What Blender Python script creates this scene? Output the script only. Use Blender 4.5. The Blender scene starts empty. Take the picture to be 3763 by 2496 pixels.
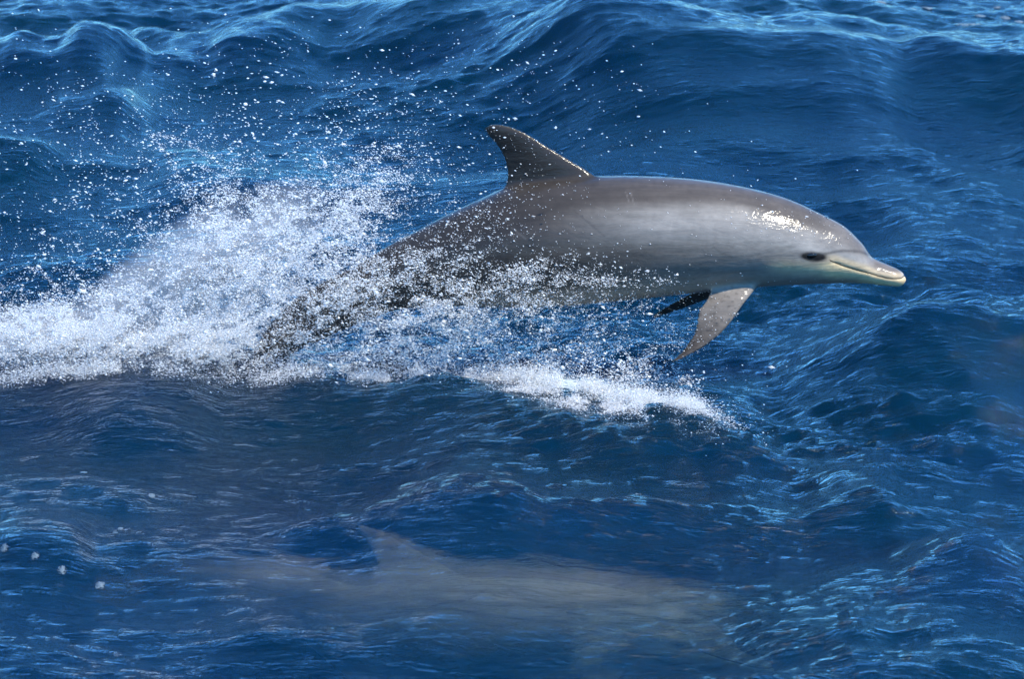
import bpy, bmesh, math
import numpy as np
from mathutils import Vector, Matrix

scene = bpy.context.scene
col = scene.collection
R = np.random.default_rng(11)

# ------------------------------------------------------------------ camera
PITCH = math.radians(14.0)
DIST = 14.0
HALF = 3.35 / 2 / DIST
TARGET = np.array([0.0, 0.0, 0.15])
CAM = TARGET + DIST * np.array([0.0, -math.cos(PITCH), math.sin(PITCH)])
cam_d = bpy.data.cameras.new("camera")
cam = bpy.data.objects.new("camera", cam_d)
col.objects.link(cam)
cam.location = CAM
cam.rotation_euler = (math.pi / 2 - PITCH, 0, 0)
cam_d.sensor_width = 36
cam_d.lens = 18.0 / HALF
cam_d.clip_end = 3000
cam_d.dof.use_dof = True
cam_d.dof.focus_distance = 13.9
cam_d.dof.aperture_fstop = 9.0
scene.camera = cam

# ------------------------------------------------------------------ sky, sun, exposure
SUN = np.array([0.56, -0.28, 0.78]); SUN = SUN / np.linalg.norm(SUN)
SUN_EL = math.asin(SUN[2]); SUN_AZ = math.atan2(SUN[0], SUN[1])
world = bpy.data.worlds.new("World")
scene.world = world
world.use_nodes = True
wn = world.node_tree.nodes; wl = world.node_tree.links
bg = wn.get("Background") or wn.new("ShaderNodeBackground")
sky = wn.new("ShaderNodeTexSky")
sky.sky_type = 'NISHITA'
sky.sun_disc = False
sky.sun_elevation = SUN_EL
sky.sun_rotation = SUN_AZ
sky.altitude = 0
sky.air_density = 0.8
sky.dust_density = 0.0
sky.ozone_density = 10.0
bg.inputs[1].default_value = 0.15
tint = wn.new("ShaderNodeMixRGB"); tint.blend_type = 'MULTIPLY'; tint.inputs[0].default_value = 1.0
tint.inputs[2].default_value = (0.50, 0.88, 1.00, 1)
wl.new(sky.outputs[0], tint.inputs[1]); wl.new(tint.outputs[0], bg.inputs[0])
wo = wn.get("World Output") or wn.new("ShaderNodeOutputWorld")
wl.new(bg.outputs[0], wo.inputs[0])

sl = bpy.data.lights.new("sun", 'SUN')
sl.energy = 2.8
sl.angle = math.radians(0.53)
sl.color = (1.0, 0.92, 0.77)
so = bpy.data.objects.new("sun", sl)
col.objects.link(so)
so.rotation_euler = Vector(SUN).to_track_quat('Z', 'Y').to_euler()
so.location = (3, -3, 9)

vs = scene.view_settings
vs.view_transform = 'Standard'
vs.look = 'None'
vs.exposure = 1.5
vs.gamma = 1.0
vs.use_curve_mapping = False
scene.cycles.use_denoising = True
scene.cycles.max_bounces = 10
scene.cycles.diffuse_bounces = 8
scene.cycles.transparent_max_bounces = 24
scene.cycles.caustics_reflective = False
scene.cycles.caustics_refractive = True

# ------------------------------------------------------------------ helpers
CF = np.array([0, math.cos(PITCH), -math.sin(PITCH)])
CU = np.array([0, math.sin(PITCH), math.cos(PITCH)])
CR = np.array([1.0, 0, 0])


def ray(u, v):
    """Direction from the camera station through a measured point of the photograph (3763 px wide)."""
    u = np.asarray(u, float); v = np.asarray(v, float)
    nx = (u - 1881.5) / 1881.5 * HALF
    ny = -(v - 1248.0) / 1881.5 * HALF
    return CF + nx[..., None] * CR + ny[..., None] * CU


def on_y(u, v, y):
    d = ray(u, v)
    t = (np.asarray(y) - CAM[1]) / d[..., 1]
    return CAM + t[..., None] * d


def on_z(u, v, z):
    d = ray(u, v)
    t = (np.asarray(z) - CAM[2]) / d[..., 2]
    return CAM + t[..., None] * d


def measure(p):
    d = p - CAM
    w = d @ CF
    return (d @ CR) / w / HALF * 1881.5 + 1881.5, 1248.0 - (d @ CU) / w / HALF * 1881.5


Q = 3763.0 / 2364.0


def pchip(x, xs, ys):
    xs = np.asarray(xs, float); ys = np.asarray(ys, float)
    o = np.argsort(xs); xs = xs[o]; ys = ys[o]
    h = np.diff(xs); d = np.diff(ys) / h
    m = np.zeros_like(ys)
    m[0] = d[0]; m[-1] = d[-1]
    for i in range(1, len(xs) - 1):
        if d[i - 1] * d[i] > 0:
            w1 = 2 * h[i] + h[i - 1]; w2 = h[i] + 2 * h[i - 1]
            m[i] = (w1 + w2) / (w1 / d[i - 1] + w2 / d[i])
    x = np.clip(x, xs[0], xs[-1])
    i = np.clip(np.searchsorted(xs, x) - 1, 0, len(h) - 1)
    t = (x - xs[i]) / h[i]
    return ((2 * t**3 - 3 * t**2 + 1) * ys[i] + (t**3 - 2 * t**2 + t) * h[i] * m[i]
            + (-2 * t**3 + 3 * t**2) * ys[i + 1] + (t**3 - t**2) * h[i] * m[i + 1])


def smooth(a, b, x):
    t = np.clip((x - a) / (b - a), 0, 1)
    return t * t * (3 - 2 * t)


_tab = np.random.default_rng(5).random((256, 256)).astype(np.float32)


def vnoise(x, y, ox=0):
    x = x + ox * 17.3; y = y + ox * 9.7
    xi = np.floor(x).astype(np.int64); yi = np.floor(y).astype(np.int64)
    fx = x - xi; fy = y - yi
    fx = fx * fx * fx * (fx * (fx * 6 - 15) + 10); fy = fy * fy * fy * (fy * (fy * 6 - 15) + 10)
    a = _tab[xi & 255, yi & 255]; b = _tab[(xi + 1) & 255, yi & 255]
    c = _tab[xi & 255, (yi + 1) & 255]; d = _tab[(xi + 1) & 255, (yi + 1) & 255]
    return (a * (1 - fx) + b * fx) * (1 - fy) + (c * (1 - fx) + d * fx) * fy


def fbm(x, y, n=4, ox=0):
    s = 0; a = 0.5; t = 0
    for k in range(n):
        s = s + a * vnoise(x * 2**k, y * 2**k, ox + k * 3.1); t += a; a *= 0.5
    return s / t


def mesh_from(name, verts, faces_flat, nper, mat, smooth_shade=True):
    me = bpy.data.meshes.new(name)
    verts = np.ascontiguousarray(verts, dtype=np.float32)
    f = np.ascontiguousarray(faces_flat, dtype=np.int32).ravel()
    me.vertices.add(len(verts)); me.vertices.foreach_set("co", verts.ravel())
    me.loops.add(len(f)); me.loops.foreach_set("vertex_index", f)
    n = len(f) // nper
    me.polygons.add(n)
    me.polygons.foreach_set("loop_start", np.arange(n, dtype=np.int32) * nper)
    me.polygons.foreach_set("loop_total", np.full(n, nper, dtype=np.int32))
    me.polygons.foreach_set("use_smooth", np.full(n, smooth_shade, dtype=bool))
    me.update(calc_edges=True)
    me.validate()
    me.materials.append(mat)
    return me


def link(name, me, parent=None):
    o = bpy.data.objects.new(name, me)
    col.objects.link(o)
    if parent:
        o.parent = parent
    return o


def tag(o, label=None, cat=None, group=None, kind=None):
    if label: o["label"] = label
    if cat: o["category"] = cat
    if group: o["group"] = group
    if kind: o["kind"] = kind
    return o


def new_mat(name):
    m = bpy.data.materials.new(name)
    m.use_nodes = True
    m.node_tree.nodes.clear()
    return m, m.node_tree.nodes, m.node_tree.links


# ------------------------------------------------------------------ the sea
def catlist(pts):
    return np.array(pts, float)


RIDGES = [
    # measured crest points (x, y on the 2364-wide photograph, height m), front width, back width
    ([(600, 70, .06), (800, 62, .12), (1000, 48, .2), (1256, 12, .36), (1400, 5, .44), (1584, 45, .42), (1795, 89, .36), (1982, 140, .27), (2090, 200, .14)], 0.8, 1.5),
    ([(1960, 205, .08), (2124, 150, .2), (2240, 129, .28), (2364, 117, .32), (2600, 110, .32)], 0.6, 0.9),
    ([(-120, 115, .15), (0, 107, .16), (35, 100, .18), (86, 119, .17), (166, 132, .15), (215, 155, .12), (250, 200, .1)], 0.5, 0.35),
    ([(150, 125, .06), (207, 112, .13), (270, 97, .16), (311, 125, .1), (350, 180, .03)], 0.35, 0.25),
    ([(170, 75, .05), (194, 62, .1), (225, 45, .14), (259, 52, .12), (300, 80, .04)], 0.3, 0.2),
    ([(280, 76, .03), (350, 70, .1), (415, 68, .13), (553, 68, .13), (650, 72, .1), (740, 90, .03)], 0.3, 0.25),
    ([(480, 140, .02), (540, 120, .08), (622, 107, .1), (691, 112, .08), (760, 125, .02)], 0.3, 0.25),
    ([(800, 90, .03), (880, 72, .1), (960, 68, .12), (1060, 85, .08), (1140, 110, .02)], 0.3, 0.25),
    ([(-50, 340, .08), (70, 342, .09), (138, 348, .05), (180, 360, .01)], 0.25, 0.25),
    ([(80, 262, .02), (166, 238, .08), (276, 235, .09), (328, 250, .05), (370, 275, .01)], 0.35, 0.25),
    ([(300, 372, .02), (420, 368, .07), (620, 372, .08), (760, 380, .06), (900, 400, .02)], 0.3, 0.3),
    ([(1780, 860, .02), (1900, 803, .1), (2000, 762, .17), (2100, 722, .21), (2200, 692, .23), (2364, 690, .21), (2600, 700, .2)], 0.5, 0.4),
    ([(2020, 560, .02), (2120, 520, .07), (2200, 530, .07), (2300, 560, .03)], 0.25, 0.2),
    ([(1900, 420, .02), (2100, 400, .06), (2250, 420, .08), (2400, 400, .08)], 0.35, 0.3),
    ([(-100, 862, .06), (0, 864, .07), (300, 874, .08), (540, 890, .07), (900, 887, .09), (1100, 907, .11), (1300, 935, .13), (1500, 965, .13), (1650, 985, .1), (1800, 1010, .03)], 0.42, 0.5),
    ([(2040, 1292, .01), (2130, 1250, .07), (2220, 1224, .1), (2290, 1258, .07), (2364, 1295, .03)], 0.2, 0.16),
    ([(1850, 1170, .01), (1960, 1115, .06), (2030, 1108, .07), (2100, 1140, .03)], 0.25, 0.2),
    ([(830, 1190, .01), (950, 1135, .06), (1060, 1112, .08), (1150, 1140, .06), (1260, 1200, .01)], 0.25, 0.25),
    ([(1650, 1480, .02), (1800, 1425, .07), (1950, 1425, .07), (2060, 1450, .03)], 0.2, 0.2),
    ([(-60, 1250, .02), (60, 1225, .06), (150, 1235, .05), (230, 1260, .01)], 0.25, 0.2),
    ([(100, 960, .01), (300, 935, .05), (420, 940, .04), (520, 960, .01)], 0.2, 0.2),
]
_ridge = []
for pts, wf, wb in RIDGES:
    p = np.array(pts, float)
    w = on_z(p[:, 0] * Q, p[:, 1] * Q, p[:, 2])
    _ridge.append((w[:, 0], w[:, 1], p[:, 2], wf * 1.35, wb * 1.35))

_sp = np.random.default_rng(23)
COMPS = []
for k in range(26):     # chop
    lam = 0.45 * (2.6 / 0.45) ** _sp.random()
    COMPS.append((lam, _sp.normal(0.12, 0.65), 0.0055 * lam ** 1.0, _sp.random() * 6.283, 0))
for k in range(46):     # wavelets
    lam = 0.10 * (0.5 / 0.10) ** _sp.random()
    COMPS.append((lam, _sp.normal(0.1, 0.7), 0.0066 * lam ** 1.05, _sp.random() * 6.283, 1))
for k in range(50):     # fine ripples, long crested
    lam = 0.055 * (0.12 / 0.055) ** _sp.random()
    COMPS.append((lam, _sp.normal(0.05, 0.5), 0.0056 * lam, _sp.random() * 6.283, 2))


def big_height(x, y):
    h = np.zeros_like(x)
    for cx, cy, ca, wf, wb in _ridge:
        yc = pchip(x, cx, cy)
        a = pchip(x, cx, ca)
        end = np.minimum(smooth(cx[0] - 0.4, cx[0], x), 1 - smooth(cx[-1], cx[-1] + 0.4, x))
        wob = 0.05 * (vnoise(x * 2.2, y * 2.2, 3) - 0.5)
        d = y - yc + wob
        g = np.where(d < 0, np.exp(-(np.sqrt((d / wf) ** 2 + 0.02) - 0.1414) ** 1.2), np.exp(-(d / wb) ** 2))
        h = h + a * end * g
    return h - 0.02


def calm(x, y):
    """1 where the breeze ruffles the water, less on the sheltered swell further off"""
    return 1 - 0.44 * smooth(1.0, 3.4, y + 0.5 * (fbm(x * 0.8, y * 0.8, 2, 14) - .5))


def sea_height(x, y, fine=True):
    x = np.asarray(x, float); y = np.asarray(y, float)
    h = big_height(x, y)
    r = np.sqrt(x**2 + (y - 1)**2)
    wx = x + 0.055 * (fbm(x * 1.7, y * 1.7, 3, 1) - .5) * 2
    wy = y + 0.055 * (fbm(x * 1.7, y * 1.7, 3, 2) - .5) * 2
    patch = 0.45 + 1.05 * smooth(0.3, 0.7, fbm(x * 0.7 + 4, y * 1.1, 3, 7))
    cm = calm(x, y)
    fade = [1 - smooth(40, 140, r), 1 - smooth(10, 18, r), 1 - smooth(6, 10, r)]
    for lam, ang, amp, ph, cls in COMPS:
        if not fine and cls == 2:
            continue
        k = 6.28318 / lam
        c = np.cos(k * (math.sin(ang) * wx + math.cos(ang) * wy) + ph)
        c = 2 * ((c + 1) / 2) ** 1.5 - 0.85
        f = fade[cls] * (patch * cm if cls else 1.0)
        h = h + amp * f * c
    # slow swell far away
    h = h + 0.25 * smooth(7, 30, r) * np.cos(0.45 * y + 0.12 * x) * (1 - smooth(300, 500, r))
    return h


def axis(lo, hi, step, far, grow=1.13):
    core = np.arange(lo, hi + step / 2, step)
    out = []; s = step; v = hi
    while v < far:
        s *= grow; v += s; out.append(v)
    left = []; s = step; v = lo
    while v > -far:
        s *= grow; v -= s; left.append(v)
    return np.array(left[::-1] + list(core) + out)


gx = axis(-2.7, 2.7, 0.0125, 600)
gy = axis(-3.6, 8.2, 0.0160, 600)
GX, GY = np.meshgrid(gx, gy)
GZ = sea_height(GX, GY)

# --- water material
m_sea, n, l = new_mat("sea_water")
out = n.new("ShaderNodeOutputMaterial")
tc = n.new("ShaderNodeTexCoord")


def noise_node(scale, detail, rough, mapscale, rot=0.0, dist=0.0):
    mp = n.new("ShaderNodeMapping")
    mp.inputs["Scale"].default_value = mapscale
    mp.inputs["Rotation"].default_value = (0, 0, rot)
    l.new(tc.outputs["Object"], mp.inputs["Vector"])
    t = n.new("ShaderNodeTexNoise")
    t.inputs["Scale"].default_value = scale
    t.inputs["Detail"].default_value = detail
    t.inputs["Roughness"].default_value = rough
    t.inputs["Distortion"].default_value = dist
    l.new(mp.outputs[0], t.inputs["Vector"])
    return t


n1 = noise_node(1.0, 5, 0.6, (8.5, 23, 6), 0.06, 0.3)
n2 = noise_node(1.0, 3, 0.6, (20, 70, 12), -0.05, 0.3)
b1 = n.new("ShaderNodeBump"); b1.inputs["Strength"].default_value = 1.0; b1.inputs["Distance"].default_value = 0.017
b2 = n.new("ShaderNodeBump"); b2.inputs["Strength"].default_value = 1.0; b2.inputs["Distance"].default_value = 0.0058
l.new(n1.outputs[0], b1.inputs["Height"])
l.new(n2.outputs[0], b2.inputs["Height"]); l.new(b1.outputs[0], b2.inputs["Normal"])
ra_ = n.new("ShaderNodeAttribute"); ra_.attribute_name = "ruffle"
l.new(ra_.outputs["Fac"], b1.inputs["Strength"]); l.new(ra_.outputs["Fac"], b2.inputs["Strength"])
fr = n.new("ShaderNodeFresnel"); fr.inputs["IOR"].default_value = 1.333
l.new(b2.outputs[0], fr.inputs["Normal"])
gl = n.new("ShaderNodeBsdfGlossy"); gl.inputs["Roughness"].default_value = 0.045
l.new(b2.outputs[0], gl.inputs["Normal"])
df = n.new("ShaderNodeSubsurfaceScattering"); df.falloff = 'BURLEY'; df.inputs["Scale"].default_value = 0.5; df.inputs["Radius"].default_value = (0.4, 0.8, 1.0)
tr = n.new("ShaderNodeBsdfTransparent"); tr.inputs[0].default_value = (0.95, 0.98, 1.0, 1)
# body colour: slow variation between deep blue and a greener, aerated tint
nc = noise_node(1.0, 3, 0.5, (0.5, 0.8, 0.5))
cr = n.new("ShaderNodeValToRGB")
cr.color_ramp.elements[0].position = 0.35; cr.color_ramp.elements[0].color = (0.000, 0.034, 0.100, 1)
cr.color_ramp.elements[1].position = 0.7; cr.color_ramp.elements[1].color = (0.000, 0.046, 0.092, 1)
l.new(nc.outputs[0], cr.inputs[0]); l.new(cr.outputs[0], df.inputs[0])
mb = n.new("ShaderNodeMixShader"); mb.inputs[0].default_value = 0.72
rf = n.new("ShaderNodeBsdfRefraction"); rf.inputs["IOR"].default_value = 1.12; rf.inputs["Roughness"].default_value = 0.02
l.new(b1.outputs[0], rf.inputs["Normal"])
mrf = n.new("ShaderNodeMixShader"); mrf.inputs[0].default_value = 0.7
l.new(tr.outputs[0], mrf.inputs[1]); l.new(rf.outputs[0], mrf.inputs[2])
l.new(df.outputs[0], mb.inputs[1]); l.new(mrf.outputs[0], mb.inputs[2])
ms = n.new("ShaderNodeMixShader")
l.new(fr.outputs[0], ms.inputs[0]); l.new(mb.outputs[0], ms.inputs[1]); l.new(gl.outputs[0], ms.inputs[2])
# foam on the surface
fa = n.new("ShaderNodeAttribute"); fa.attribute_name = "foam"
nf = noise_node(1.0, 6, 0.65, (16, 22, 10), 0.1, 0.5)
fm = n.new("ShaderNodeMath"); fm.operation = 'ADD'
l.new(fa.outputs["Fac"], fm.inputs[0]); l.new(nf.outputs[0], fm.inputs[1])
frp = n.new("ShaderNodeMapRange"); frp.inputs[1].default_value = 0.95; frp.inputs[2].default_value = 1.35
l.new(fm.outputs[0], frp.inputs[0])
fd = n.new("ShaderNodeBsdfDiffuse"); fd.inputs[0].default_value = (0.42, 0.50, 0.55, 1)
l.new(b2.outputs[0], fd.inputs["Normal"])
mf = n.new("ShaderNodeMixShader")
l.new(frp.outputs[0], mf.inputs[0]); l.new(ms.outputs[0], mf.inputs[1]); l.new(fd.outputs[0], mf.inputs[2])
l.new(mf.outputs[0], out.inputs["Surface"])
va = n.new("ShaderNodeVolumeAbsorption"); va.inputs["Color"].default_value = (0.36, 0.56, 0.52, 1); va.inputs["Density"].default_value = 1.45
l.new(va.outputs[0], out.inputs["Volume"])

ny, nx = GX.shape
idx = np.arange(nx * ny).reshape(ny, nx)
faces = np.stack([idx[:-1, :-1], idx[:-1, 1:], idx[1:, 1:], idx[1:, :-1]], -1).reshape(-1, 4)
me = mesh_from("sea", np.stack([GX, GY, GZ], -1).reshape(-1, 3), faces, 4, m_sea)
# foam field
U, V = measure(np.stack([GX, GY, GZ], -1).reshape(-1, 3))
U = U / Q; V = V / Q
X_ = GX.reshape(-1); Y_ = GY.reshape(-1)
inview = (U > -200) & (U < 2600) & (V > -100) & (V < 1700) & (np.abs(X_) < 3) & (Y_ > -3) & (Y_ < 7)
foam = np.zeros(len(U), np.float32)


def fblob(cx, cy, sx, sy, w):
    p = on_z(np.array(cx * Q), np.array(cy * Q), 0.05)
    kx = 3.35 / 2364 * sx; ky = 3.35 / 2364 * sy / math.sin(PITCH)
    return w * np.exp(-((X_ - p[0]) / kx) ** 2 - ((Y_ - p[1]) / ky) ** 2)


for b in [(100, 800, 260, 60, .9), (420, 810, 250, 60, .9), (760, 840, 200, 40, .6), (1050, 850, 180, 45, .5), (1330, 890, 170, 32, .85), (1480, 920, 120, 32, .8), (1580, 945, 80, 28, .6)]:
    foam = np.maximum(foam, fblob(*b))
at = me.attributes.new("foam", 'FLOAT', 'POINT')
at.data.foreach_set("value", foam.astype(np.float32))
at = me.attributes.new("ruffle", 'FLOAT', 'POINT')
at.data.foreach_set("value", calm(X_, Y_).astype(np.float32))
sea = link("sea", me)
tag(sea, "deep blue choppy open sea with swell crests", None, None, "structure")

# unseen dark plane added under the sea, keeps the bright lower sky out
m_blocker, n, l = new_mat("sky_blocker_dark")
out = n.new("ShaderNodeOutputMaterial"); pr = n.new("ShaderNodeBsdfDiffuse"); pr.inputs[0].default_value = (0.05, 0.05, 0.04, 1)
l.new(pr.outputs[0], out.inputs[0])
blocker = link("sky_blocker", mesh_from("sky_blocker", np.array([(-1500, -1500, -9), (1500, -1500, -9), (1500, 1500, -9), (-1500, 1500, -9)]), np.array([0, 1, 2, 3]), 4, m_blocker, False))
tag(blocker, "unseen dark plane added deep under the waves to block the lower sky", None, None, "structure")

# ------------------------------------------------------------------ dolphins
TOP = [(880, 1352), (925, 1300), (960, 1235), (995, 1189), (1033, 1146), (1084, 1098), (1180, 1040), (1300, 978), (1448, 890), (1547, 838), (1657, 780), (1767, 728), (1850, 690), (1950, 664), (2050, 652), (2150, 645), (2290, 643), (2400, 646), (2481, 650), (2563, 657), (2644, 668), (2725, 683), (2807, 702), (2888, 726), (2942, 748), (2996, 774), (3040, 796), (3078, 815), (3115, 840), (3148, 872), (3175, 902), (3192, 928), (3205, 945), (3229, 958), (3267, 974), (3300, 989), (3316, 1000), (3325, 1013), (3331, 1028)]
BOT = [(880, 1385), (925, 1382), (1000, 1335), (1100, 1288), (1180, 1250), (1286, 1205), (1463, 1140), (1600, 1125), (1700, 1128), (1850, 1132), (2070, 1126), (2290, 1107), (2400, 1096), (2508, 1084), (2617, 1072), (2720, 1062), (2801, 1056), (2888, 1050), (2996, 1045), (3105, 1042), (3170, 1042), (3213, 1046), (3267, 1052), (3300, 1055), (3319, 1047), (3331, 1031)]
WID = [(880, 14), (925, 22), (1000, 30), (1100, 40), (1200, 52), (1350, 76), (1500, 108), (1650, 145), (1850, 185), (2050, 208), (2250, 214), (2450, 208), (2650, 190), (2800, 167), (2900, 146), (3000, 120), (3080, 96), (3150, 74), (3200, 57), (3230, 49), (3270, 43), (3300, 36), (3320, 24), (3331, 4)]
MOUTH = [(3030, 962), (3067, 966), (3100, 978), (3126, 986), (3159, 996), (3197, 1005), (3240, 1018), (3278, 1025), (3310, 1023), (3326, 1013), (3340, 1008)]
PXM = 3.35 / 3763     # metres per measured unit at the dolphin


def tube_rings(rings, closed_ends=True):
    """rings: (S, N, 3) -> verts, quads + end fans"""
    S, N, _ = rings.shape
    v = rings.reshape(-1, 3)
    f = []
    for s in range(S - 1):
        for k in range(N):
            k2 = (k + 1) % N
            f.append((s * N + k, s * N + k2, (s + 1) * N + k2, (s + 1) * N + k))
    vs_ = [tuple(p) for p in v]
    c0 = len(vs_); vs_.append(tuple(rings[0].mean(0))); c1 = len(vs_); vs_.append(tuple(rings[-1].mean(0)))
    for k in range(N):
        k2 = (k + 1) % N
        f.append((c0, k2, k)); f.append((c1, (S - 1) * N + k, (S - 1) * N + k2))
    return vs_, f


def fin_rings(lead, trail, thick, normal_of, N=20):
    """airfoil sections between leading-edge and trailing-edge points (S,3); thick: (S,) half thickness"""
    lead = np.asarray(lead); trail = np.asarray(trail)
    S = len(lead)
    rings = np.zeros((S, N, 3))
    for s in range(S):
        c = trail[s] - lead[s]
        nn = normal_of[s] if np.ndim(normal_of) == 2 else normal_of
        for k in range(N):
            a = 2 * math.pi * k / N
            t = (1 - math.cos(a)) / 2
            prof = (math.sqrt(max(t, 0)) * 1.9 * (1 - t) + 0.06 * math.sin(a) ** 2) * 0.95
            sg = 1 if math.sin(a) > 0 else -1
            rings[s, k] = lead[s] + c * t + nn * sg * prof * thick[s]
    return tube_rings(rings)


def resample(pts, ts):
    pts = np.asarray(pts, float)
    d = np.r_[0, np.cumsum(np.linalg.norm(np.diff(pts, axis=0), axis=1))]
    d /= d[-1]
    return np.stack([pchip(ts, d, pts[:, k]) for k in range(pts.shape[1])], 1)


def bend(p, pose):
    """pose 0: the leap as measured. pose 1: the same animal with its tail stock straightened for a level glide."""
    if pose == 0:
        return p
    p = p.copy()
    x = p[:, 0]
    xs = (1950 - 1881.5) * PXM
    t = np.clip(xs - x, 0, None)
    p[:, 2] += 0.62 * t * smooth(0, 0.35, t) * 0.93
    return p


def build_dolphin(pose, voxel):
    parts = []
    # body
    us = np.r_[np.linspace(882, 3150, 110), np.linspace(3156, 3318, 46), np.array([3321, 3324, 3327, 3329, 3330.5])]
    tp = pchip(us, *zip(*TOP)); bt = pchip(us, *zip(*BOT)); wd = pchip(us, *zip(*WID))
    N = 72
    rings = np.zeros((len(us), N, 3))
    tan2 = math.tan(PITCH) ** 2
    for i, u in enumerate(us):
        pt = on_y(np.array(u), np.array(tp[i]), 0.0); pb = on_y(np.array(u), np.array(bt[i]), 0.0)
        e = (pt[2] - pb[2]) / 2
        zc = (pt[2] + pb[2]) / 2
        b = wd[i] * PXM
        b = min(b, e * 1.15)
        a = math.sqrt(max(e * e - b * b * tan2, (0.6 * e) ** 2))
        # section: fuller low on the chest and head, keeled on the tail stock
        keel = smooth(1750, 1250, u)
        head = smooth(2750, 3050, u) * (1 - smooth(3150, 3230, u))
        ex = 1.0 + 0.35 * keel
        for k in range(N):
            th = 2 * math.pi * k / N
            c, s = math.cos(th), math.sin(th)
            yy = b * math.copysign(abs(c) ** ex, c)
            zz = a * s
            yy *= 1 - 0.13 * head * max(s, 0) ** 1.5 - 0.05 * (1 - keel) * max(-s, 0)
            rings[i, k] = (pt[0], yy, zc + zz)
    parts.append(tube_rings(rings))
    # dorsal fin: measured outline, leading edge from front root to tip, trailing edge from rear root to tip
    lead = np.array([(2210, 668), (2180, 638), (2125, 606), (2070, 573), (2015, 540), (1960, 505), (1905, 476), (1862, 461), (1830, 455), (1806, 457)])
    trail = np.array([(1800, 735), (1845, 690), (1862, 650), (1862, 622), (1855, 588), (1836, 549), (1811, 516), (1794, 496), (1784, 480), (1781, 468)])
    ts = np.linspace(0, 1, 22)
    le = resample(lead, ts); te = resample(trail, ts)
    L = on_y(le[:, 0], le[:, 1], 0.0); T = on_y(te[:, 0], te[:, 1], 0.0)
    th = np.interp(ts, [0, .12, .4, .8, 1], [.040, .026, .019, .012, .007])
    parts.append(fin_rings(L, T, th, np.array([0, 1.0, 0])))
    # near flipper
    lead = np.array([(2822, 1008), (2802, 1030), (2776, 1058), (2746, 1092), (2720, 1124), (2693, 1162), (2671, 1195), (2644, 1225), (2617, 1249), (2579, 1279), (2536, 1303), (2498, 1322), (2478, 1328)])
    trail = np.array([(2600, 1010), (2610, 1050), (2604, 1092), (2590, 1114), (2575, 1136), (2568, 1162), (2560, 1195), (2548, 1230), (2530, 1256), (2512, 1281), (2494, 1300), (2474, 1318), (2466, 1330)])
    ts = np.linspace(0, 1, 24)
    le = resample(lead, ts); te = resample(trail, ts)
    mid_ = (le + te) / 2; wide = 1 + 0.14 * np.sin(np.pi * np.clip(ts * 1.15, 0, 1))[:, None]
    le = mid_ + (le - mid_) * wide; te = mid_ + (te - mid_) * wide
    yl = -0.04 - 0.23 * ts ** 0.8; yt = -0.05 - 0.20 * ts ** 0.8
    L = on_y(le[:, 0], le[:, 1], yl); T = on_y(te[:, 0], te[:, 1], yt)
    th = np.interp(ts, [0, .2, .6, 1], [.030, .021, .013, .006])
    nn = np.cross(T[5] - L[5], L[15] - L[5]); nn /= np.linalg.norm(nn)
    parts.append(fin_rings(L, T, th, nn))
    # far flipper, swept further back and out on the other side
    lead = np.array([(2760, 1020), (2700, 1050), (2640, 1078), (2560, 1112), (2480, 1142), (2425, 1160), (2400, 1166)])
    trail = np.array([(2600, 1010), (2585, 1040), (2560, 1062), (2505, 1095), (2455, 1122), (2415, 1148), (2396, 1162)])
    le = resample(lead, ts); te = resample(trail, ts)
    yl = 0.10 + 0.26 * ts; yt = 0.11 + 0.22 * ts
    L = on_y(le[:, 0], le[:, 1], yl); T = on_y(te[:, 0], te[:, 1], yt)
    nn = np.cross(T[5] - L[5], L[15] - L[5]); nn /= np.linalg.norm(nn)
    parts.append(fin_rings(L, T, th, nn))
    # flukes: two swept blades lying across the end of the tail stock
    end = on_y(np.array(920.0), np.array(1345.0), 0.0)
    ax = on_y(np.array(920.0), np.array(1345.0), 0.0) - on_y(np.array(1050.0), np.array(1235.0), 0.0)
    ax /= np.linalg.norm(ax)
    ax = np.array([-0.98, 0, -0.2])
    for sg in (-1, 1):
        ts2 = np.linspace(0, 1, 18)
        span = ts2 * 0.30
        Lx = -0.10 + 0.27 * ts2 ** 1.35
        Tx = 0.10 + 0.085 * ts2 ** 1.2 - 0.05 * np.sin(ts2 * math.pi)
        Tx = np.maximum(Tx, Lx + 0.012)
        L = end + ax * Lx[:, None] + np.array([0, sg, 0.0]) * span[:, None]
        T = end + ax * Tx[:, None] + np.array([0, sg, 0.0]) * span[:, None]
        th2 = np.interp(ts2, [0, .3, 1], [.022, .014, .006])
        nn = np.array([ax[2], 0, -ax[0]])
        parts.append(fin_rings(L, T, th2, nn))
    V_, F_ = [], []
    for v, f in parts:
        o = len(V_); V_ += v; F_ += [tuple(i + o for i in ff) for ff in f]
    rest = np.array(V_)
    me0 = bpy.data.meshes.new("dolphin_raw")
    me0.from_pydata([tuple(p) for p in rest], [], F_)
    me0.update()
    bm = bmesh.new(); bm.from_mesh(me0); bmesh.ops.recalc_face_normals(bm, faces=bm.faces); bm.to_mesh(me0); bm.free()
    ob = bpy.data.objects.new("dolphin_raw", me0); col.objects.link(ob)
    md = ob.modifiers.new("r", 'REMESH'); md.mode = 'VOXEL'; md.voxel_size = voxel; md.use_smooth_shade = True
    sm = ob.modifiers.new("s", 'SMOOTH'); sm.factor = 0.5; sm.iterations = int(5 * 0.004 / voxel) + 2
    dg = bpy.context.evaluated_depsgraph_get()
    me = bpy.data.meshes.new_from_object(ob.evaluated_get(dg))
    bpy.data.objects.remove(ob); bpy.data.meshes.remove(me0)
    nv = len(me.vertices)
    P = np.zeros(nv * 3, np.float32); me.vertices.foreach_get("co", P); P = P.reshape(-1, 3).astype(float)
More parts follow.
